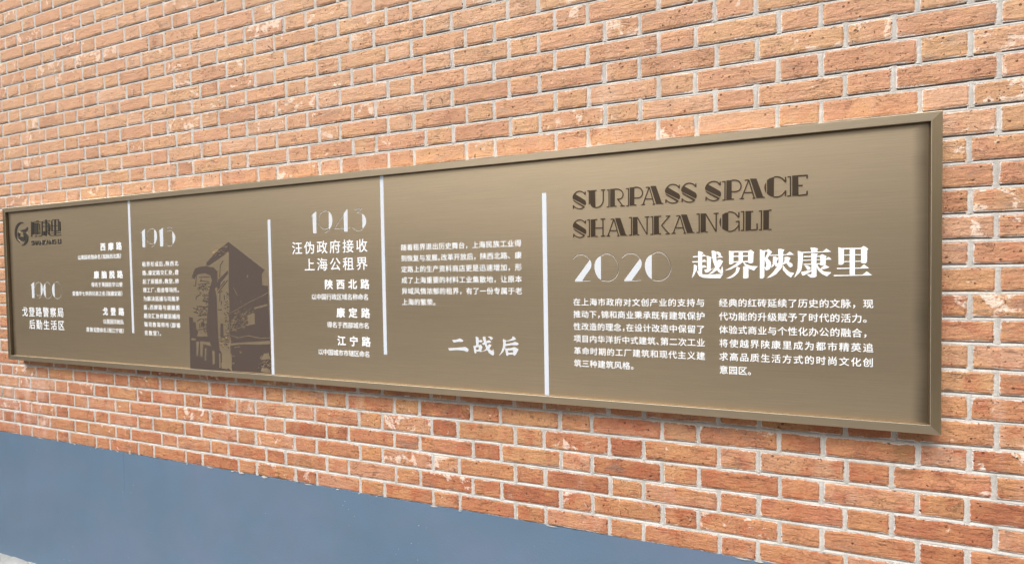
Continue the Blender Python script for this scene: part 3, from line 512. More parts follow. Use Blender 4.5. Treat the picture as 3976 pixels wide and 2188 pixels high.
DATA = json.loads(r'''{"letters":[["S",[["P",[[33345,19024],[33681,18790],[33709,18732],[33709,18676],[33682,18617],[33275,18860],[33267,18921],[33288,18985]]],["P",[[33279,18835],[33663,18595],[33631,18551],[33345,18743],[33299,18787]]],["L",[[33311,18996],[33406,19075],[33508,19094],[33610,19060],[33687,18975]],32000],["L",[[33688,19068],[33686,18962]],32000],["L",[[33660,18586],[33594,18535],[33501,18516],[33399,18547],[33325,18602],[33291,18641]],32000],["L",[[33293,18645],[33292,18534]],32000]]],["U",[["L",[[33822,19083],[33817,18648]],32000],["L",[[33758,19082],[33835,19085]],32000],["P",[[33846,19094],[34010,19093],[34017,18516],[33935,18533],[33871,18597],[33845,18674]]],["L",[[34010,19078],[34059,19078]],32000],["L",[[34017,18522],[34117,18534],[34208,18594],[34263,18703],[34273,18815],[34276,19076]],32000],["L",[[34204,19078],[34339,19081]],32000]]],["R",[["L",[[34393,19065],[34479,19068]],32000],["L",[[34459,19069],[34453,18524]],32000],["L",[[34383,18523],[34467,18523]],32000],["P",[[34500,19094],[34639,19089],[34636,18522],[34491,18516]]],["L",[[34636,18531],[34693,18527]],32000],["L",[[34639,19080],[34765,19064],[34861,19001],[34901,18896],[34868,18795],[34798,18754],[34718,18756]],32000],["L",[[34731,18755],[34883,18534]],32000],["L",[[34809,18529],[34944,18528]],32000]]],["P",[["L",[[34997,19066],[35083,19066]],32000],["L",[[35071,19067],[35066,18522]],32000],["L",[[34997,18517],[35078,18518]],32000],["P",[[35111,19094],[35250,19089],[35244,18520],[35103,18516]]],["L",[[35245,18531],[35308,18530]],32000],["L",[[35250,19087],[35356,19084],[35450,19034],[35500,18928],[35482,18819],[35405,18754],[35247,18752]],32000]]],["A",[["L",[[35603,19060],[35705,19064]],32000],["L",[[35705,19064],[35514,18542]],32000],["L",[[35462,18527],[35576,18529]],32000],["L",[[35574,18698],[35802,18689]],32000],["L",[[35710,19058],[35846,18529]],32000],["L",[[35806,18517],[35877,18518]],32000],["P",[[35742,19094],[35906,19085],[36077,18550],[36123,18534],[36123,18516],[35907,18520]]]]],["S",[["P",[[36248,19024],[36584,18790],[36613,18732],[36612,18676],[36585,18617],[36178,18860],[36170,18921],[36191,18985]]],["P",[[36182,18835],[36567,18595],[36535,18551],[36248,18743],[36202,18787]]],["L",[[36214,18996],[36309,19075],[36411,19094],[36513,19060],[36590,18975]],32000],["L",[[36591,19068],[36589,18962]],32000],["L",[[36563,18586],[36497,18535],[36404,18516],[36302,18547],[36228,18602],[36194,18641]],32000],["L",[[36196,18645],[36195,18534]],32000]]],["S",[["P",[[36722,19024],[37057,18790],[37086,18732],[37085,18676],[37059,18617],[36652,18860],[36643,18921],[36665,18985]]],["P",[[36656,18835],[37040,18595],[37008,18551],[36722,18743],[36676,18787]]],["L",[[36688,18996],[36782,19075],[36885,19094],[36987,19060],[37063,18975]],32000],["L",[[37064,19068],[37063,18962]],32000],["L",[[37036,18586],[36971,18535],[36878,18516],[36776,18547],[36701,18602],[36668,18641]],32000],["L",[[36670,18645],[36669,18534]],32000]]],["S",[["P",[[37401,19024],[37736,18790],[37765,18732],[37764,18676],[37738,18617],[37331,18860],[37322,18921],[37344,18985]]],["P",[[37334,18835],[37719,18595],[37687,18551],[37401,18743],[37354,18787]]],["L",[[37366,18996],[37461,19075],[37564,19094],[37666,19060],[37742,18975]],32000],["L",[[37743,19068],[37742,18962]],32000],["L",[[37715,18586],[37650,18535],[37557,18516],[37454,18547],[37380,18602],[37347,18641]],32000],["L",[[37349,18645],[37347,18534]],32000]]],["P",[["L",[[37800,19066],[37887,19066]],32000],["L",[[37875,19067],[37870,18522]],32000],["L",[[37800,18517],[37882,18518]],32000],["P",[[37915,19094],[38053,19089],[38048,18520],[37906,18516]]],["L",[[38048,18531],[38112,18530]],32000],["L",[[38053,19087],[38160,19084],[38253,19034],[38304,18928],[38286,18819],[38208,18754],[38050,18752]],32000]]],["A",[["L",[[38407,19060],[38509,19064]],32000],["L",[[38509,19064],[38318,18542]],32000],["L",[[38266,18527],[38381,18529]],32000],["L",[[38379,18698],[38607,18689]],32000],["L",[[38514,19058],[38651,18529]],32000],["L",[[38610,18517],[38681,18518]],32000],["P",[[38546,19094],[38710,19085],[38881,18550],[38927,18534],[38927,18516],[38711,18520]]]]],["C",[["P",[[38963,18954],[38962,18649],[38933,18711],[38916,18801],[38926,18890]]],["P",[[38987,19020],[39055,19066],[39166,19094],[39158,18516],[39067,18552],[38988,18625]]],["L",[[39166,19087],[39263,19093],[39366,19040],[39456,18930]],32000],["L",[[39459,19070],[39459,18922]],32000],["L",[[39158,18519],[39262,18516],[39365,18561],[39455,18672]],32000],["L",[[39458,18687],[39458,18532]],32000]]],["E",[["L",[[39510,19067],[39597,19071]],32000],["L",[[39582,19072],[39583,18523]],32000],["L",[[39506,18525],[39589,18522]],32000],["P",[[39626,19094],[39774,19092],[39780,18516],[39628,18519]]],["L",[[39774,19077],[40000,19077]],32000],["L",[[39994,19085],[39994,18984]],32000],["L",[[39774,18803],[39881,18795]],32000],["L",[[39773,18519],[39999,18534]],32000],["L",[[39991,18634],[39991,18530]],32000]]],["S",[["P",[[33341,18082],[33676,17848],[33705,17790],[33705,17734],[33678,17675],[33271,17918],[33262,17979],[33284,18043]]],["P",[[33275,17893],[33659,17653],[33627,17609],[33341,17801],[33295,17845]]],["L",[[33307,18054],[33401,18133],[33504,18152],[33606,18118],[33682,18033]],32000],["L",[[33683,18126],[33682,18020]],32000],["L",[[33655,17644],[33590,17593],[33497,17574],[33395,17605],[33320,17660],[33287,17699]],32000],["L",[[33289,17703],[33288,17592]],32000]]],["H",[["L",[[33746,18136],[33829,18143]],32000],["L",[[33814,18143],[33813,17576]],32000],["L",[[33743,17594],[33828,17591]],32000],["P",[[33857,18141],[34007,18152],[34000,17587],[33863,17574]]],["L",[[34006,18137],[34066,18139]],32000],["L",[[34000,17591],[34073,17588]],32000],["L",[[34003,17862],[34235,17857]],32000],["L",[[34253,18142],[34250,17586]],32000],["L",[[34184,18142],[34325,18142]],32000],["L",[[34182,17589],[34323,17592]],32000]]],["A",[["L",[[34503,18118],[34604,18122]],32000],["L",[[34604,18122],[34413,17600]],32000],["L",[[34362,17585],[34476,17587]],32000],["L",[[34474,17756],[34702,17747]],32000],["L",[[34609,18116],[34746,17587]],32000],["L",[[34706,17575],[34776,17576]],32000],["P",[[34642,18152],[34806,18143],[34977,17608],[35023,17592],[35023,17574],[34806,17578]]]]],["N",[["L",[[35079,18140],[35166,18146]],32000],["L",[[35154,18147],[35152,17576]],32000],["L",[[35074,17583],[35161,17583]],32000],["P",[[35196,18152],[35333,18150],[35339,17595],[35192,17574]]],["L",[[35328,17587],[35390,17584]],32000],["L",[[35333,18141],[35624,17583]],32000],["L",[[35632,18133],[35624,17583]],32000],["L",[[35561,18132],[35696,18135]],32000]]],["K",[["L",[[35738,18130],[35814,18135]],32000],["L",[[35801,18136],[35801,17575]],32000],["L",[[35730,17579],[35810,17581]],32000],["P",[[35840,18152],[35982,18151],[35982,17586],[35835,17574]]],["L",[[35982,18131],[36057,18134]],32000],["L",[[35977,17592],[36049,17592]],32000],["L",[[36296,18126],[36063,17847]],32000],["L",[[36189,18123],[36318,18128]],32000],["L",[[36063,17847],[36268,17600]],32000],["L",[[36177,17583],[36309,17586]],32000]]],["A",[["L",[[36499,18118],[36600,18122]],32000],["L",[[36600,18122],[36409,17600]],32000],["L",[[36358,17585],[36472,17587]],32000],["L",[[36470,17756],[36698,17747]],32000],["L",[[36605,18116],[36742,17587]],32000],["L",[[36702,17575],[36772,17576]],32000],["P",[[36637,18152],[36802,18143],[36972,17608],[37019,17592],[37018,17574],[36802,17578]]]]],["N",[["L",[[37078,18140],[37165,18146]],32000],["L",[[37153,18147],[37151,17576]],32000],["L",[[37073,17583],[37159,17583]],32000],["P",[[37194,18152],[37332,18150],[37337,17595],[37191,17574]]],["L",[[37327,17587],[37389,17584]],32000],["L",[[37332,18141],[37622,17583]],32000],["L",[[37630,18133],[37622,17583]],32000],["L",[[37559,18132],[37695,18135]],32000]]],["G",[["P",[[37761,18008],[37760,17704],[37732,17774],[37714,17874],[37726,17957]]],["P",[[37794,18082],[37866,18131],[37960,18141],[37953,17574],[37877,17608],[37794,17665]]],["L",[[37960,18149],[38032,18152],[38142,18101],[38237,17983]],32000],["L",[[38244,18132],[38243,17975]],32000],["L",[[37953,17579],[38057,17585],[38167,17655],[38243,17764]],32000],["L",[[38247,17869],[38246,17584]],32000],["L",[[38161,17859],[38257,17866]],32000]]],["L",[["L",[[38301,18139],[38380,18145]],32000],["L",[[38373,18145],[38368,17587]],32000],["L",[[38299,17593],[38378,17590]],32000],["P",[[38421,18152],[38569,18152],[38560,17586],[38418,17574]]],["L",[[38569,18131],[38622,18135]],32000],["L",[[38560,17591],[38727,17601]],32000],["L",[[38724,17777],[38723,17594]],32000]]],["I",[["L",[[38775,18134],[38852,18141]],32000],["L",[[38842,18142],[38833,17574]],32000],["L",[[38774,17589],[38847,17586]],32000],["P",[[38888,18150],[39033,18152],[39027,17593],[38886,17579]]],["L",[[39033,18141],[39098,18145]],32000],["L",[[39027,17583],[39097,17589]],32000]]]],"y2020":[["2",[["L",[[33248,16878],[33331,16959],[33436,17006],[33547,17016],[33671,16981],[33758,16913],[33812,16834]],22000],["P",[[33808,16820],[33841,16776],[33867,16691],[33856,16592],[33811,16508],[33565,16171],[33565,16131],[33328,16133],[33306,16145]]],["L",[[33320,16137],[33821,16157]],22000]]],["0",[["P",[[34177,16944],[34168,16168],[34079,16238],[34008,16356],[33964,16526],[33965,16673],[34013,16804],[34087,16898]]],["L",[[34192,16961],[34276,17014],[34369,17026],[34476,16997],[34589,16914],[34686,16767],[34741,16570],[34718,16397],[34624,16239],[34481,16146],[34359,16131],[34266,16144],[34190,16159]],22000]]],["2",[["L",[[34847,16878],[34930,16959],[35033,17006],[35143,17016],[35266,16981],[35352,16913],[35406,16834]],22000],["P",[[35402,16820],[35434,16776],[35461,16691],[35449,16592],[35405,16508],[35161,16171],[35161,16131],[34926,16133],[34904,16145]]],["L",[[34919,16137],[35415,16157]],22000]]],["0",[["P",[[35765,16949],[35757,16173],[35668,16243],[35597,16361],[35552,16531],[35554,16678],[35602,16809],[35675,16903]]],["L",[[35780,16966],[35864,17019],[35957,17031],[36064,17002],[36177,16919],[36274,16772],[36328,16575],[36305,16402],[36212,16244],[36069,16151],[35947,16136],[35854,16149],[35778,16164]],22000]]]],"y1943":[["1",[["P",[[22505,18952],[22703,19067],[22685,18167],[22517,18174]]],["L",[[22409,18896],[22696,19062]],22000]]],["9",[["L",[[23303,19016],[23231,19055],[23151,19066],[23028,19032],[22890,18941],[22811,18803],[22789,18673],[22830,18539],[22928,18414],[23047,18343],[23182,18337],[23298,18397]],22000],["P",[[23330,19009],[23408,18945],[23478,18832],[23502,18679],[23482,18529],[23425,18402],[23328,18292],[23309,18320]]],["L",[[23321,18287],[23246,18236],[23110,18198]],22000]]],["4",[["P",[[24219,19059],[24247,19036],[24226,18171],[24051,18179],[24052,18887],[24173,19029]]],["L",[[24206,19054],[23582,18335]],22000],["L",[[23582,18338],[24035,18325]],22000],["L",[[24231,18332],[24315,18333]],22000]]],["3",[["L",[[24585,19042],[24903,19050]],22000],["L",[[24897,19050],[24664,18900]],22000],["L",[[24665,18905],[24804,18892],[24929,18842]],22000],["P",[[24935,18832],[25027,18758],[25100,18638],[25115,18511],[25068,18387],[24951,18266],[24926,18278]]],["L",[[24926,18267],[24810,18204],[24670,18205],[24544,18264],[24419,18365]],22000]]]],"y1915":[["1",[["P",[[12237,18708],[12461,18821],[12441,17936],[12251,17943]]],["L",[[12129,18653],[12453,18816]],22000]]],["9",[["L",[[13073,18776],[12994,18815],[12908,18826],[12776,18792],[12626,18702],[12541,18566],[12517,18436],[12561,18304],[12667,18180],[12796,18109],[12941,18103],[13067,18163]],22000],["P",[[13101,18769],[13186,18706],[13261,18595],[13288,18443],[13265,18294],[13204,18168],[13099,18059],[13078,18087]]],["L",[[13092,18054],[13011,18003],[12864,17966]],22000]]],["1",[["P",[[13462,18708],[13710,18821],[13688,17936],[13477,17943]]],["L",[[13342,18653],[13701,18816]],22000]]],["5",[["L",[[14011,18836],[14330,18821]],22000],["L",[[14011,18831],[13949,18656]],22000],["L",[[13955,18646],[14078,18688],[14210,18677],[14320,18616]],22000],["P",[[14327,18611],[14440,18504],[14513,18361],[14500,18231],[14408,18086],[14326,18023],[14322,18238]]],["L",[[14312,18014],[14177,17958],[14043,17956],[13913,18028],[13785,18155]],22000]]]],"y1900":[["1",[["P",[[3205,16226],[3460,16339],[3437,15454],[3221,15461]]],["L",[[3083,16171],[3451,16334]],22000]]],["9",[["L",[[4010,16294],[3934,16333],[3850,16344],[3721,16310],[3576,16219],[3493,16081],[3471,15950],[3513,15816],[3616,15690],[3741,15619],[3882,15613],[4004,15673]],22000],["P",[[4038,16287],[4119,16222],[4193,16110],[4218,15957],[4197,15806],[4137,15678],[4035,15568],[4015,15596]]],["L",[[4028,15563],[3949,15512],[3807,15474]],22000]]],["0",[["P",[[4459,16258],[4451,15490],[4365,15560],[4297,15677],[4254,15845],[4256,15990],[4302,16120],[4373,16212]]],["L",[[4473,16275],[4554,16327],[4644,16339],[4746,16310],[4855,16228],[4948,16083],[5000,15888],[4978,15717],[4888,15561],[4751,15469],[4634,15454],[4545,15466],[4471,15482]],22000]]],["0",[["P",[[5245,16258],[5235,15490],[5141,15560],[5065,15677],[5018,15845],[5020,15990],[5071,16120],[5149,16212]]],["L",[[5260,16275],[5350,16327],[5449,16339],[5562,16310],[5682,16228],[5785,16083],[5843,15888],[5819,15717],[5719,15561],[5567,15469],[5438,15454],[5339,15466],[5258,15482]],22000]]]],"song":[["yue",[["P",[[37119,17018],[37179,17004],[37264,16967],[37230,16922],[37226,16320],[37132,16321],[37122,16484]]],["P",[[36967,16864],[37232,16871],[37275,16916],[37353,16854],[36973,16827]]],["P",[[36951,16708],[37231,16709],[37289,16763],[37356,16688],[36961,16673]]],["P",[[37208,16564],[37294,16585],[37356,16522],[37208,16501]]],["P",[[37000,16614],[37090,16566],[37068,16438],[37002,16300],[36936,16189],[36985,16393]]],["P",[[37068,16450],[37132,16356],[37260,16301],[37452,16299],[37820,16312],[37767,16256],[37742,16187],[37451,16190],[37260,16204],[37153,16256],[37100,16345]]],["P",[[37349,16861],[37497,16818],[37666,16818],[37733,16880],[37808,16805],[37370,16798]]],["P",[[37370,16867],[37455,16835],[37476,16800],[37463,16444],[37569,16499],[37389,16364],[37335,16353],[37283,16447],[37364,16457]]],["P",[[37498,17018],[37583,17004],[37635,16968],[37613,16819],[37644,16635],[37685,16497],[37747,16405],[37790,16552],[37810,16358],[37768,16317],[37684,16371],[37601,16499],[37539,16684],[37508,16868]]],["P",[[37641,16991],[37708,16966],[37750,16919],[37733,16851],[37666,16887]]],["P",[[37665,16738],[37728,16748],[37807,16689],[37748,16565],[37643,16429],[37537,16350],[37409,16299],[37537,16419],[37633,16567],[37654,16658]]]]],["jie",[["P",[[37975,17003],[38030,16990],[38098,16966],[38092,16626],[38028,16593],[37977,16601]]],["P",[[38030,16990],[38499,16976],[38498,16943],[38030,16950]]],["P",[[38493,16977],[38553,17015],[38649,16938],[38629,16905],[38620,16637],[38548,16612],[38491,16629]]],["P",[[38237,16962],[38343,16959],[38342,16666],[38236,16668]]],["P",[[38093,16848],[38492,16846],[38492,16815],[38093,16816]]],["P",[[38093,16683],[38491,16685],[38491,16649],[38092,16649]]],["P",[[38236,16679],[38342,16677],[38305,16621],[38182,16534],[38017,16446],[37862,16407],[37997,16492],[38141,16580]]],["P",[[38342,16666],[38426,16596],[38547,16538],[38743,16523],[38697,16479],[38643,16402],[38527,16448],[38406,16552]]],["P",[[38182,16522],[38268,16482],[38222,16352],[38119,16240],[38016,16184],[37896,16170],[38058,16263],[38157,16375]]],["P",[[38361,16530],[38491,16528],[38490,16191],[38425,16169],[38360,16174]]]]],["shan",[["P",[[38799,17016],[38848,16993],[38923,16964],[38909,16208],[38865,16169],[38796,16169]]],["P",[[38907,16991],[38976,16984],[39016,17019],[39114,16932],[39045,16838],[38995,16751],[39074,16649],[39087,16538],[39044,16428],[38955,16397],[38910,16497],[38961,16485],[38969,16563],[38926,16730],[38986,16873],[39006,16939],[38911,16953]]],["P",[[39055,16849],[39481,16851],[39564,16927],[39663,16837],[39064,16822]]],["P",[[39270,17015],[39347,17013],[39430,16984],[39395,16939],[39391,16664],[39355,16467],[39219,16293],[39082,16206],[38980,16174],[39122,16317],[39239,16491],[39282,16645]]],["P",[[39146,16802],[39201,16792],[39271,16755],[39220,16624],[39142,16515],[39083,16468],[39132,16582]]],["P",[[39201,16647],[39249,16601],[39282,16546],[39249,16509],[39200,16510]]],["P",[[39433,16777],[39510,16782],[39577,16748],[39548,16672],[39471,16597],[39375,16555],[39433,16663]]],["P",[[39471,16619],[39538,16639],[39628,16572],[39628,16506],[39576,16474],[39529,16519]]],["P",[[39384,16555],[39452,16444],[39547,16343],[39671,16309],[39624,16244],[39589,16183],[39490,16267],[39394,16401]]]]],["kang",[["P",[[40077,17026],[40170,17023],[40259,16999],[40244,16956],[40235,16899],[40105,16903]]],["P",[[39871,16914],[40382,16909],[40465,16986],[40574,16893],[39881,16881]]],["P",[[39762,16943],[39834,16926],[39894,16870],[39880,16610],[39848,16393],[39776,16286],[39681,16189],[39757,16416],[39773,16721]]],["P",[[40099,16868],[40170,16866],[40259,16847],[40222,16807],[40221,16215],[40169,16177],[40076,16180],[39983,16272],[40104,16270]]],["P",[[39912,16793],[40318,16789],[40318,16763],[39912,16761]]],["P",[[39861,16680],[40446,16687],[40519,16750],[40583,16676],[39861,16658]]],["P",[[39912,16570],[40318,16575],[40318,16549],[39912,16544]]],["P",[[40318,16804],[40364,16831],[40468,16768],[40446,16737],[40442,16544],[40354,16514],[40318,16525]]],["P",[[39931,16533],[40021,16509],[40080,16454],[40058,16401],[40002,16395],[39974,16456]]],["P",[[39842,16339],[40105,16389],[40105,16363],[39908,16240],[39880,16241]]],["P",[[40327,16418],[40428,16534],[40534,16457],[40409,16416]]],["P",[[40222,16570],[40281,16451],[40409,16341],[40577,16317],[40519,16254],[40468,16212],[40354,16278],[40262,16386],[40222,16495]]]]],["li",[["P",[[40751,17015],[40809,16996],[40880,16973],[40877,16567],[40827,16526],[40758,16531]]],["P",[[40809,16992],[41287,16981],[41287,16952],[40809,16954]]],["P",[[41284,16977],[41340,17034],[41444,16947],[41418,16910],[41413,16597],[41375,16552],[41284,16569]]],["P",[[41019,16969],[41136,16969],[41133,16225],[41020,16226]]],["P",[[40871,16804],[41287,16805],[41287,16784],[40871,16783]]],["P",[[40871,16622],[41288,16625],[41288,16604],[40871,16601]]],["P",[[40715,16439],[41270,16437],[41354,16519],[41459,16417],[40719,16409]]],["P",[[40637,16242],[41323,16239],[41414,16326],[41528,16224],[40646,16210]]]]]],"kai":[["er",[["P",[[28724,14009],[28906,14036],[29048,14085],[29163,14033],[29181,13993],[29149,13965],[28982,13959],[28800,13924]]],["P",[[28561,13708],[28925,13737],[29260,13780],[29385,13703],[29385,13657],[29333,13602],[29181,13648],[28898,13654],[28624,13619]]]]],["zhan",[["P",[[29672,14160],[29722,14170],[29794,14123],[29781,13846],[29691,13843]]],["P",[[29779,14037],[29882,14057],[29946,14019],[29911,13975],[29778,13973]]],["P",[[29577,13833],[29678,13831],[29681,13692],[29699,13647],[29686,13577],[29654,13552],[29617,13597]]],["P",[[29640,13835],[29866,13882],[29942,13795],[29802,13766],[29796,13801],[29677,13779]]],["P",[[29803,13812],[29939,13795],[29907,13724],[29875,13694],[29930,13645],[29874,13628],[29762,13643],[29782,13696]]],["P",[[29681,13690],[29788,13696],[29784,13641],[29680,13636]]],["P",[[29911,13932],[30017,13970],[30179,14062],[30269,14002],[30251,13973],[30078,13949],[29972,13876]]],["P",[[29946,14163],[30008,14179],[30057,14161],[30074,14052],[30102,13916],[30185,13758],[30282,13677],[30331,13696],[30350,13754],[30379,13629],[30384,13561],[30352,13525],[30304,13523],[30183,13609],[30075,13766],[30004,13935]]],["P",[[30188,13919],[30279,13871],[30197,13747],[30073,13685],[29936,13633],[30049,13719],[30137,13825]]],["P",[[30144,14175],[30267,14184],[30339,14135],[30320,14078],[30277,14071],[30217,14137]]]]],["hou",[["P",[[30714,14097],[30744,14115],[30827,14072],[30825,13942],[30799,13806],[30718,13655],[30547,13506],[30646,13652],[30709,13813],[30730,13961]]],["P",[[30809,14060],[30929,14076],[31061,14148],[31074,14215],[31133,14212],[31208,14130],[31190,14107],[31048,14074],[30809,14026]]],["P",[[30807,13942],[31011,13977],[31165,14033],[31300,13982],[31293,13943],[31234,13910],[31057,13917],[30806,13874]]],["P",[[30795,13794],[30900,13787],[30909,13629],[30908,13539],[30878,13521],[30836,13558]]],["P",[[30816,13789],[30996,13802],[31145,13851],[31296,13775],[31101,13737],[30899,13723]]],["P",[[31102,13773],[31293,13769],[31254,13689],[31157,13539],[31075,13586],[31088,13648]]],["P",[[30904,13640],[31094,13649],[31093,13583],[30902,13575]]]]]],"emblem":[["P",[[2821,19577],[2650,19638],[2454,19654],[2208,19595],[2021,19460],[1907,19256],[1868,19022],[1932,18809],[2075,18633],[2268,18535],[2508,18500],[2273,18613],[2126,18723],[2046,18857],[2039,19067],[2073,19248],[2195,19413],[2403,19546],[2646,19573]]],["P",[[2400,19182],[2622,19217],[2842,19240],[2976,19298],[3077,19352],[3122,19291],[3054,19178],[2964,19118],[2875,19096],[2744,19088],[2528,19124]]],["P",[[2938,19054],[3041,18972],[3107,18827],[3085,18660],[2988,18509],[2807,18398],[2629,18346],[2454,18358],[2679,18442],[2797,18567],[2849,18708],[2836,18838],[2824,18981]]],["P",[[2146,19010],[2264,19122],[2369,19053],[2333,18845],[2157,18853]]],["P",[[2655,19053],[2829,19059],[2847,18838],[2726,18817]]],["P",[[2133,18827],[2465,18840],[2813,18813],[2825,18670],[2645,18586],[2450,18619],[2280,18717]]]],"logoglyphs":[["s",[["P",[[3418,19631],[3513,19607],[3460,18800],[3374,18804]]],["P",[[3556,19605],[3661,19587],[3617,18922],[3510,18914]]],["P",[[3720,19520],[4059,19516],[4005,19008],[3787,18915],[3693,18945]]],["L",[[3682,19586],[4252,19582]],32000],["P",[[3898,19639],[4068,19662],[4098,19628],[3896,19607]]],["L",[[4178,19472],[4173,19077]],32000],["L",[[3920,18999],[4217,19031]],32000],["L",[[3809,18927],[4233,18954]],32000],["L",[[3716,18803],[3909,18833]],32000],["L",[[4076,18801],[4307,18811]],32000]]],["k",[["P",[[4356,19577],[4430,19580],[4403,18839],[4318,18817]]],["L",[[4409,19581],[4690,19579]],32000],["L",[[4803,19573],[5082,19590]],32000],["P",[[4695,19661],[4798,19662],[4765,18811],[4660,18790]]],["L",[[4434,19491],[4891,19493]],32000],["L",[[4433,19307],[4672,19308]],32000],["L",[[4797,19309],[4920,19309]],32000],["L",[[4406,19042],[5046,19026]],32000],["P",[[4912,19496],[5014,19493],[5090,19389],[5072,19113],[4986,19042],[4893,19039]]],["P",[[4425,19016],[4633,19013],[4600,18831],[4435,18850]]],["P",[[4859,18997],[5023,18990],[5072,18786],[4934,18867]]]]],["l",[["P",[[5193,19560],[5288,19617],[5273,19054],[5172,19071]]],["L",[[5288,19624],[5874,19606]],32000],["P",[[5471,19614],[5592,19608],[5552,18804],[5431,18809]]],["P",[[5773,19592],[5893,19586],[5967,19495],[5968,19023],[5758,19032]]],["L",[[5269,19311],[5774,19287]],32000],["L",[[5190,19033],[5958,19011]],32000],["L",[[5183,18914],[5961,18905]],32000],["L",[[5134,18796],[5994,18792]],32000]]]],"pic":[[[17843,17994],[19878,16723],[19707,16557],[19711,16071],[20028,16040],[20071,13921],[20083,12280],[17818,12263],[17750,13499],[17699,14726],[17777,14902],[17767,16125],[17811,16778]],[[17843,17994],[17825,17561],[17160,17229],[16606,16976],[16453,16979],[16459,17112],[16742,17327],[17299,17707]],[[15602,16680],[15736,16858],[16051,16942],[16483,16956],[16905,16882],[17120,16702],[17079,15997],[16927,15953],[17020,15599],[17045,13740],[17012,13650],[16406,13720],[16327,14031],[16383,14615],[16479,15152],[16555,15776],[16658,16043],[16760,16308],[16678,16531],[16346,16624],[15912,16594],[15745,16498],[15664,16363],[15578,16409]],[[15246,14631],[15479,14598],[15502,14417],[15658,14375],[15677,14104],[15797,13971],[15724,13743],[17046,13762],[17089,13342],[17112,13166],[17226,13037],[17206,12549],[17818,12263],[17611,12252],[15214,12218],[15248,13683]],[[17209,14364],[17371,14368],[17364,13772],[17185,13766]],[[17122,16305],[17733,16736],[17757,16605],[17204,16128]],[[17054,16129],[17152,16305],[17296,16172],[17103,15864]]],"piclines":[[[17247,16436],[17298,16962],[17486,17177]],[[17098,15732],[17716,16300]],[[17055,15842],[17537,16258]],[[17213,15335],[17232,15776],[17371,15820]],[[15723,15416],[15754,15551],[16027,15678]],[[15754,14423],[15947,14539],[16146,14565],[16152,14251]],[[15968,16450],[16645,16465]],[[16023,16293],[16575,16243]],[[15884,15957],[16198,16045]],[[15530,15053],[15778,14965],[15646,14828]],[[15554,14872],[15834,14808]],[[17067,14981],[17318,14984]],[[17286,15204],[17323,15380]],[[15829,14695],[16634,14753]],[[15796,16520],[15725,16047],[15589,16084]],[[15567,16590],[15514,16387]],[[16016,16136],[16633,16176]],[[15969,15777],[16091,15709]],[[16209,15598],[16549,15643]],[[16138,15373],[16505,15331]],[[15910,15124],[16434,15085]],[[16090,16404],[16083,16247]],[[17482,15644],[17503,15425]],[[17635,15776],[17746,15601]],[[17226,13746],[17675,13848]],[[17128,13565],[17609,13670]],[[17091,13387],[17542,13470]],[[15800,14039],[16331,14121]],[[15875,14335],[15928,14110]],[[16097,14430],[16177,14117]]],"picl":[[[18840,14766],[19239,14879],[19248,14388],[18851,14323]],[[19248,15114],[19973,15269],[19986,15185],[19245,15028]],[[17660,13474],[18594,13564],[20063,13688],[20058,13540],[19439,13496],[18591,13486],[17657,13386]],[[17453,13025],[17713,13023],[17695,12574],[17458,12584]],[[19702,13123],[19978,13156],[20051,12905],[19553,12839]],[[15664,13505],[15840,13511],[15748,12837],[15653,12833]],[[15903,13523],[16519,13499],[16585,13323],[16084,13394],[16027,12805],[15903,12822]],[[16656,13124],[16808,13108],[16783,12527],[16659,12476]],[[17178,12592],[17565,12567],[17555,12324],[17198,12349]],[[18854,16461],[18890,16525],[18933,16460],[18908,16396],[18863,16397]],[[18453,15387],[18499,15409],[18508,15322],[18461,15309]],[[18024,15971],[18064,15949],[18329,15602],[18305,15594]],[[17760,13763],[17802,13764],[17826,13502],[17756,13499]],[[17076,13031],[17154,13034],[17139,12368],[17067,12364]],[[17795,13018],[17830,13020],[17821,12492],[17780,12490]],[[17874,12934],[17991,12948],[17990,12913],[17872,12899]],[[17862,12626],[17991,12641],[17989,12597],[17860,12582]],[[19568,12498],[19953,12477],[19892,12303],[19506,12324]],[[15728,13834],[16325,13986],[16336,13807],[15789,13790]],[[15341,13640],[15657,13628],[15622,13558],[15350,13558]],[[16200,13218],[16293,13222],[16249,12635],[16176,12654]],[[18007,13342],[18357,13382],[18356,13356],[18006,13316]],[[18319,13150],[18418,13163],[18415,13089],[18328,13076]]],"picll":[[[17713,14792],[18889,15303],[20017,15741]],[[17764,13851],[18256,13757],[18834,13862],[19505,13776],[20056,13802]],[[17711,14726],[17789,14027]],[[17920,14096],[18679,14289]]],"flk":[[[18068,14862],[18704,14181]],[[16733,17836],[17760,17389]],[[17072,13652],[17711,13278]],[[18420,14997],[19190,14322]],[[19366,13044],[20046,12312]],[[17825,14640],[18035,14033]]],"flkd":[[[16123,15732],[16525,15063]],[[17428,15776],[17705,13849]],[[15831,16182],[16620,15865]],[[15723,15145],[16448,14705]],[[15950,14607],[16352,13897]],[[17107,13786],[17652,13276]]]}''')
def prism(vs, fs, pts, yf, yb):
    """closed polygon pts [(x,z)] as a solid from yf (front) to yb"""
    a = sum(pts[i][0] * pts[(i + 1) % len(pts)][1] - pts[(i + 1) % len(pts)][0] * pts[i][1] for i in range(len(pts)))
    if a < 0: pts = pts[::-1]
    k = len(vs); n = len(pts)
    vs += [(x, yf, z) for x, z in pts] + [(x, yb, z) for x, z in pts]
    fs.append(tuple(range(k, k + n)))
    for i in range(n): j = (i + 1) % n; fs.append((k + i, k + n + i, k + n + j, k + j))
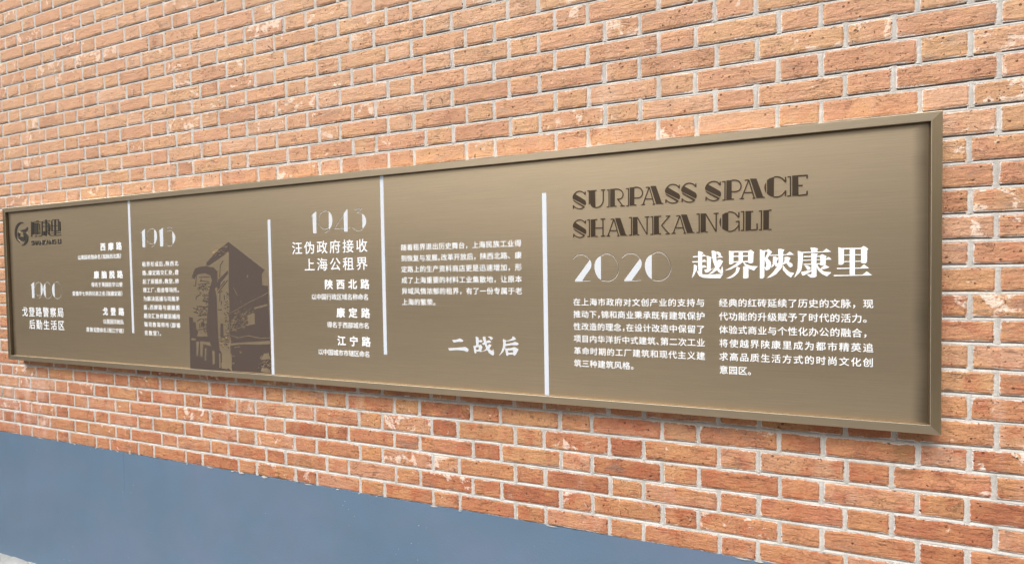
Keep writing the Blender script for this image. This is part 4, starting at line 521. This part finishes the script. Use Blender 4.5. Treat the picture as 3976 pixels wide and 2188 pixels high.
def stroke(vs, fs, pts, w, yf, yb):
    n = len(pts); L_, R_ = [], []
    for i in range(n):
        p0 = pts[max(i - 1, 0)]; p1 = pts[min(i + 1, n - 1)]
        dx, dz = p1[0] - p0[0], p1[1] - p0[1]; l = math.hypot(dx, dz) or 1
        nx_, nz_ = -dz / l * w / 2, dx / l * w / 2
        L_.append((pts[i][0] + nx_, pts[i][1] + nz_)); R_.append((pts[i][0] - nx_, pts[i][1] - nz_))
    k = len(vs)
    for p in L_: vs.append((p[0], yf, p[1]))
    for p in R_: vs.append((p[0], yf, p[1]))
    for p in L_: vs.append((p[0], yb, p[1]))
    for p in R_: vs.append((p[0], yb, p[1]))
    for i in range(n - 1):
        fs.append((k + i, k + n + i, k + n + i + 1, k + i + 1))
        fs.append((k + i, k + i + 1, k + 2 * n + i + 1, k + 2 * n + i)); fs.append((k + n + i, k + 3 * n + i, k + 3 * n + i + 1, k + n + i + 1))
    fs.append((k, k + 2 * n, k + 3 * n, k + n)); fs.append((k + n - 1, k + 2 * n - 1, k + 4 * n - 1, k + 3 * n - 1))
def smooth_line(pts):
    if len(pts) < 4: return pts
    out = []
    for i in range(len(pts) - 1):
        p0 = pts[max(i - 1, 0)]; p1 = pts[i]; p2 = pts[i + 1]; p3 = pts[min(i + 2, len(pts) - 1)]
        for t in (0, .33, .66):
            c = [.5 * ((2 * p1[a]) + (-p0[a] + p2[a]) * t + (2 * p0[a] - 5 * p1[a] + 4 * p2[a] - p3[a]) * t * t + (-p0[a] + 3 * p1[a] - 3 * p2[a] + p3[a]) * t ** 3) for a in (0, 1)]
            out.append(tuple(c))
    return out + [tuple(pts[-1])]
def P2(pts): return [(a / 1e4, b / 1e4) for a, b in pts]
def glyph(name, items, mat, front, parentless=False):
    vs, fs = [], []
    for i, it in enumerate(items):
        yf = YP - front - .00012 * i
        if it[0] == 'P': prism(vs, fs, P2(it[1]), yf, YP + .0003)
        else: stroke(vs, fs, smooth_line(P2(it[1])), it[2] / 1e7, yf, YP + .0003)
    return spart(name, vs, fs, mat)
for ch, items in DATA['letters']: glyph('letter', items, M_DARK, .0022)
for key in ('y2020', 'y1943', 'y1915', 'y1900'):
    for ch, items in DATA[key]:
        vs, fs = [], []
        for i, it in enumerate(items):
            if it[0] == 'P': prism(vs, fs, P2(it[1]), YP - .0006, YP + .0003)
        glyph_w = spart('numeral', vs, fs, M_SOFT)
        vs, fs = [], []; vs2, fs2 = [], []
        j = 0
        for it in items:
            if it[0] == 'P': continue
            pl = smooth_line(P2(it[1])); j += 1
            stroke(vs, fs, pl, .0017, YP - .0003 - .00004 * j, YP + .0003)
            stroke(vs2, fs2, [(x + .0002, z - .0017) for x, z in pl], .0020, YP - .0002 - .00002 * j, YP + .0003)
        for n_, a_, b_, m_ in (('engraved_line', vs, fs, M_GROOVE), ('engraved_edge', vs2, fs2, M_GROOVE_L)):
            o = spart(n_, a_, b_, m_)
            o.parent = glyph_w; o.location = (0, 0, 0); tag(o, kind='stuff')
for ch, items in DATA['song']: glyph('character', items, M_WHITE, .0006)
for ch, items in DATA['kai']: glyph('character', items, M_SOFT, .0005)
glyph('emblem', DATA['emblem'], M_LOGO, .0025)
for ch, items in DATA['logoglyphs']: glyph('logo_character', items, M_LOGO, .0025)

# printed picture of an old brick house with a round stair tower
rp = random.Random(8)
vs, fs = [], []
for i, q in enumerate(DATA['pic']): prism(vs, fs, P2(q), YP - .00030 - .00003 * i, YP + .0001)
for i, q in enumerate(DATA['piclines']): stroke(vs, fs, P2(q), .004, YP - .00055, YP + .0001)
def inside(box_, t, u):
    (x0, z0), (x1, z1) = P2(box_); return x0 + (x1 - x0) * t, z0 + (z1 - z0) * u
for q in DATA['flkd']:
    for i in range(46):
        x, z = inside(q, rp.random(), rp.random()); a = rp.uniform(-1.2, .6); l = rp.uniform(.004, .016)
        stroke(vs, fs, [(x, z), (x + l * math.cos(a), z + l * math.sin(a))], rp.uniform(.0012, .0035), YP - .0006 - i * .000004, YP + .0001)
picture = spart('printed_house', vs, fs, M_PRINT)
vs, fs = [], []
for i, q in enumerate(DATA['picl']): prism(vs, fs, P2(q), YP - .0007, YP + .0001)
for i, q in enumerate(DATA['picll']): stroke(vs, fs, P2(q), .0028, YP - .0008, YP + .0001)
for q in DATA['flk']:
    for i in range(40):
        x, z = inside(q, rp.random(), rp.random()); a = rp.uniform(-.3, .9); l = rp.uniform(.004, .018)
        stroke(vs, fs, [(x, z), (x + l * math.cos(a), z + l * math.sin(a))], rp.uniform(.0012, .0030), YP - .0009 - i * .000004, YP + .0001)
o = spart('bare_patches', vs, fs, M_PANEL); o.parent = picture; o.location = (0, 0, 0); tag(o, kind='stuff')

# ---- lettering set with Blender's own built-in font
LINES = []   # text, x left, x right, z centre, glyph width, glyph height, weight, material, justify
def add(t, xl, xr, zc, sx, sz, wgt=.004, mat=None, just=True, name='text_line'): LINES.append((t, xl, xr, ZO + zc, sx, sz, wgt, mat or M_WHITE, just, name))
for t, xl, zc in (('西摩路', .912, -.2885), ('康脑脱路', .854, -.4289), ('戈登路', .912, -.6141)): add(t, xl, 1.072, zc, .042, .0405, .022)
for t, xl, zc in (('以英国将领命名（~现陕西北路）~', .729, -.3375), ('得名于英国驻华公使', .831, -.4785), ('爱德华七世的兄弟之名（~现康定路）~', .674, -.5236), ('以英国洋枪队', .913, -.6650), ('首领戈登命名（~现江宁路）~', .777, -.7093)):
    add(t, xl, 1.069, zc, .0262, .0255)
add('戈登路警察局', .224, .592, -.6246, .056, .0555, .004); add('后勤生活区', .287, .594, -.6932, .056, .0555, .004)
p1 = ['租界形成后，~陕西北', '路、~康定路交汇处，~建', '起了巡捕房、~教堂、~修', '理工厂、~宿舍等场所。~', '为解决巡捕与司阍矛', '盾，~西摩路与康脑脱', '路交汇处修建巡捕用', '锡克教谒师所（~即锡']
for i, t in enumerate(p1): add(t, 1.218, 1.464, -.3825 - .04145 * i, .0262, .0255)
add('克教堂）~。~', 1.218, 1.333, -.3825 - .04145 * 8, .0262, .0255)
add('汪伪政府接收', 2.141, 2.512, -.3345, .056, .0555, .004); add('上海公租界', 2.204, 2.511, -.4045, .056, .0555, .004)
for t, xl, zc in (('陕西北路', 2.304, -.4860), ('康定路', 2.360, -.5998), ('江宁路', 2.361, -.7130)): add(t, xl, 2.517, zc, .0425, .0410, .022)
for t, xl, zc in (('以中国行政区域名称命名', 2.235, -.5365), ('得名于西部城市名', 2.311, -.6495), ('以中国城市市辖区命名', 2.262, -.7618)): add(t, xl, 2.513, zc, .0262, .0258)
p2 = ['随着租界退出历史舞台，上海民族工业得', '到恢复与发展。~改革开放后，陕西北路、康', '定路上的生产资料商店更是迅速增加，形', '成了上海重要的材料工业集散地，让原本', '异域风情浓郁的租界，有了一份专属于老']
for i, t in enumerate(p2): add(t, 2.665, 3.145, -.3485 - .0413 * i, .0262, .0255)
add('上海的繁荣。', 2.665, 2.806, -.3485 - .0413 * 5, .0262, .0255, just=False)
pL = ['在上海市政府对文创产业的支持与', '推动下，~锦和商业秉承既有建筑保护', '性改造的理念，~在设计改造中保留了', '项目内华洋折中式建筑、~第二次工业', '革命时期的工厂建筑和现代主义建']
for i, t in enumerate(pL): add(t, 3.325, 3.729, -.5505 - .0407 * i, .0258, .0262)
add('筑三种建筑风格。', 3.325, 3.520, -.5505 - .0409 * 5, .0258, .0262, just=False)
pR = ['经典的红砖延续了历史的文脉，现', '代功能的升级赋予了时代的活力。', '体验式商业与个性化办公的融合，', '将使越界陕康里成为都市精英追', '求高品质生活方式的时尚文化创']
for i, t in enumerate(pR): add(t, 3.770, 4.156, -.5502 - .0405 * i, .0252, .0262)
add('意园区。', 3.770, 3.860, -.5502 - .0405 * 5, .0252, .0262, just=False)
add('SHANKANG LI', .338, .599, -.2480, .024, .033, .045, M_LOGO, True, 'logo_text')

need = sorted({c for L in LINES for c in L[0] if c not in '~ '})
tmp = {}
for c in need:
    cu = bpy.data.curves.new('t', 'FONT'); cu.body = c; cu.size = 1; cu.resolution_u = 3
    cu.fill_mode = 'FRONT'; cu.extrude = 0
    ob = bpy.data.objects.new('t', cu); col.objects.link(ob); tmp[c] = ob
dg = bpy.context.evaluated_depsgraph_get()
GL = {}
for key, ob in tmp.items():
    me = ob.evaluated_get(dg).to_mesh()
    vv = [(p.co.x, p.co.y) for p in me.vertices]; ffs = [tuple(p.vertices) for p in me.polygons]
    cnt = {}
    for q in ffs:
        for i in range(len(q)):
            e = (q[i], q[(i + 1) % len(q)]); cnt[e] = cnt.get(e, 0) + 1
    rim = [e for e in cnt if (e[1], e[0]) not in cnt]
    # outward direction at every vertex of the outline
    nrm = {}
    area = sum(vv[q[0]][0] * (vv[q[1]][1] - vv[q[2]][1]) + vv[q[1]][0] * (vv[q[2]][1] - vv[q[0]][1]) + vv[q[2]][0] * (vv[q[0]][1] - vv[q[1]][1]) for q in ffs)
    sg = 1 if area > 0 else -1
    for a_, b_ in rim:
        ex, ey = vv[b_][0] - vv[a_][0], vv[b_][1] - vv[a_][1]; l = math.hypot(ex, ey) or 1
        for q in (a_, b_): nrm.setdefault(q, []).append((sg * ey / l, -sg * ex / l))
    out = {}
    for q, ns in nrm.items():
        nx_, ny_ = sum(n_[0] for n_ in ns), sum(n_[1] for n_ in ns); l = math.hypot(nx_, ny_) or 1
        k_ = min(1 / max(.45, (nx_ / l) * ns[0][0] + (ny_ / l) * ns[0][1]), 1.6)
        out[q] = (nx_ / l * k_, ny_ / l * k_)
    GL[key] = (vv, ffs, rim, out)
    ob.evaluated_get(dg).to_mesh_clear()
for ob in tmp.values():
    cu = ob.data; bpy.data.objects.remove(ob); bpy.data.curves.remove(cu)
def adv(c):
    if ord(c) < 128:
        if c == ' ': return .35
        xs = [p[0] for p in GL[c][0]]; return max(xs) - min(xs) + .10
    return 1.
for t, xl, xr, zc, sx, sz, wgt, mat, just, name in LINES:
    cs = []; i = 0
    while i < len(t):
        half = i + 1 < len(t) and t[i + 1] == '~'; cs.append((t[i], half)); i += 2 if half else 1
    tot = sum(.5 if h_ else adv(c) for c, h_ in cs)
    latin = ord(cs[0][0]) < 128
    if latin: A_ = (xr - xl) / tot
    else: A_ = (xr - xl - .90 * sx) / (tot - 1) if just else sx * 1.02
    x = xl - (.05 * sx if not latin else 0); vs, fs = [], []
    for c, h_ in cs:
        if sz > .035 and vs: spart('character', vs, fs, mat); vs, fs = [], []
        a_ = .5 if h_ else adv(c)
        if c != ' ':
            vv, ffs, rim, outw = GL[c]
            if latin:
                mx = min(p[0] for p in vv); off = x; kx = A_; shift = -mx * A_
            else:
                off = x; kx = sx; shift = -(.5 * sx if (h_ and c == '（') else 0)
            k = len(vs); n = len(vv); cz = .36 if latin else .38
            yf = YP - .0006 if mat is not M_LOGO else YP - .0025
            for p in vv: vs.append((off + shift + p[0] * kx, yf, zc + (p[1] - cz) * sz))
            for i_, p in enumerate(vv):      # softened, widened shoulder of the letter
                o_ = outw.get(i_, (0, 0)); vs.append((off + shift + (p[0] + o_[0] * wgt) * kx, YP - .0003 if mat is not M_LOGO else YP - .0020, zc + (p[1] + o_[1] * wgt - cz) * sz))
            for i_, p in enumerate(vv):
                o_ = outw.get(i_, (0, 0)); vs.append((off + shift + (p[0] + o_[0] * wgt) * kx, YP + .0003, zc + (p[1] + o_[1] * wgt - cz) * sz))
            fs += [tuple(k + q for q in f_) for f_ in ffs]
            fs += [(k + e[0], k + n + e[0], k + n + e[1], k + e[1]) for e in rim]
            fs += [(k + n + e[0], k + 2 * n + e[0], k + 2 * n + e[1], k + n + e[1]) for e in rim]
        x += a_ * A_
    spart('character' if sz > .035 else name, vs, fs, mat)

# ------------------------------------------------------------------ small things in the joints
def nail():
    root = empty('nail', (2.019, .003, ZO + .5248))
    tag(root, 'bent steel nail sticking out of the joint above the sign', 'nail')
    ms = plain('weathered_steel', (.22, .20, .19), .5, 0, .8)
    def tube(name, pts, rad, mat):
        v, f = [], []
        for (x, y, z), r in zip(pts, rad):
            for i in range(8):
                a = i * math.pi / 4; v.append((x + r * math.cos(a), y, z + r * math.sin(a)))
        for k in range(len(pts) - 1):
            for i in range(8): j = (i + 1) % 8; f.append((8 * k + i, 8 * k + j, 8 * k + 8 + j, 8 * k + 8 + i))
        f.append(tuple(range(8))); f.append(tuple(range(8 * len(pts) - 8, 8 * len(pts))))
        return mesh_obj(name, v, f, mat, root)
    tube('shank', [(0, .012, 0), (-.001, -.012, .002), (-.004, -.026, .009)], [.0015, .0015, .0015], ms)
    tube('head', [(-.004, -.0255, .0088), (-.0045, -.0275, .0097)], [.0030, .0032], plain('nail_head', (.5, .48, .45), .35, 0, .9))
nail()
def plug():
    root = empty('anchor_plug', (3.879, .0045, ZO + .2515))
    tag(root, 'small grey anchor plug set in a mortar joint right of centre above the sign', 'anchor plug')
    v, f = [], []
    for r, y in ((.0062, .004), (.0062, -.0035), (.0045, -.0050), (.0025, -.0050), (.0022, -.0005)):
        for i in range(14):
            a = 2 * math.pi * i / 14; v.append((r * math.cos(a), y, r * math.sin(a)))
    for k in range(4):
        for i in range(14): j = (i + 1) % 14; f.append((14 * k + i, 14 * k + j, 14 * k + 14 + j, 14 * k + 14 + i))
    f.append(tuple(range(56, 70)))
    mesh_obj('sleeve', v, f, plain('plug_grey', (.20, .19, .18), .6), root)
plug()
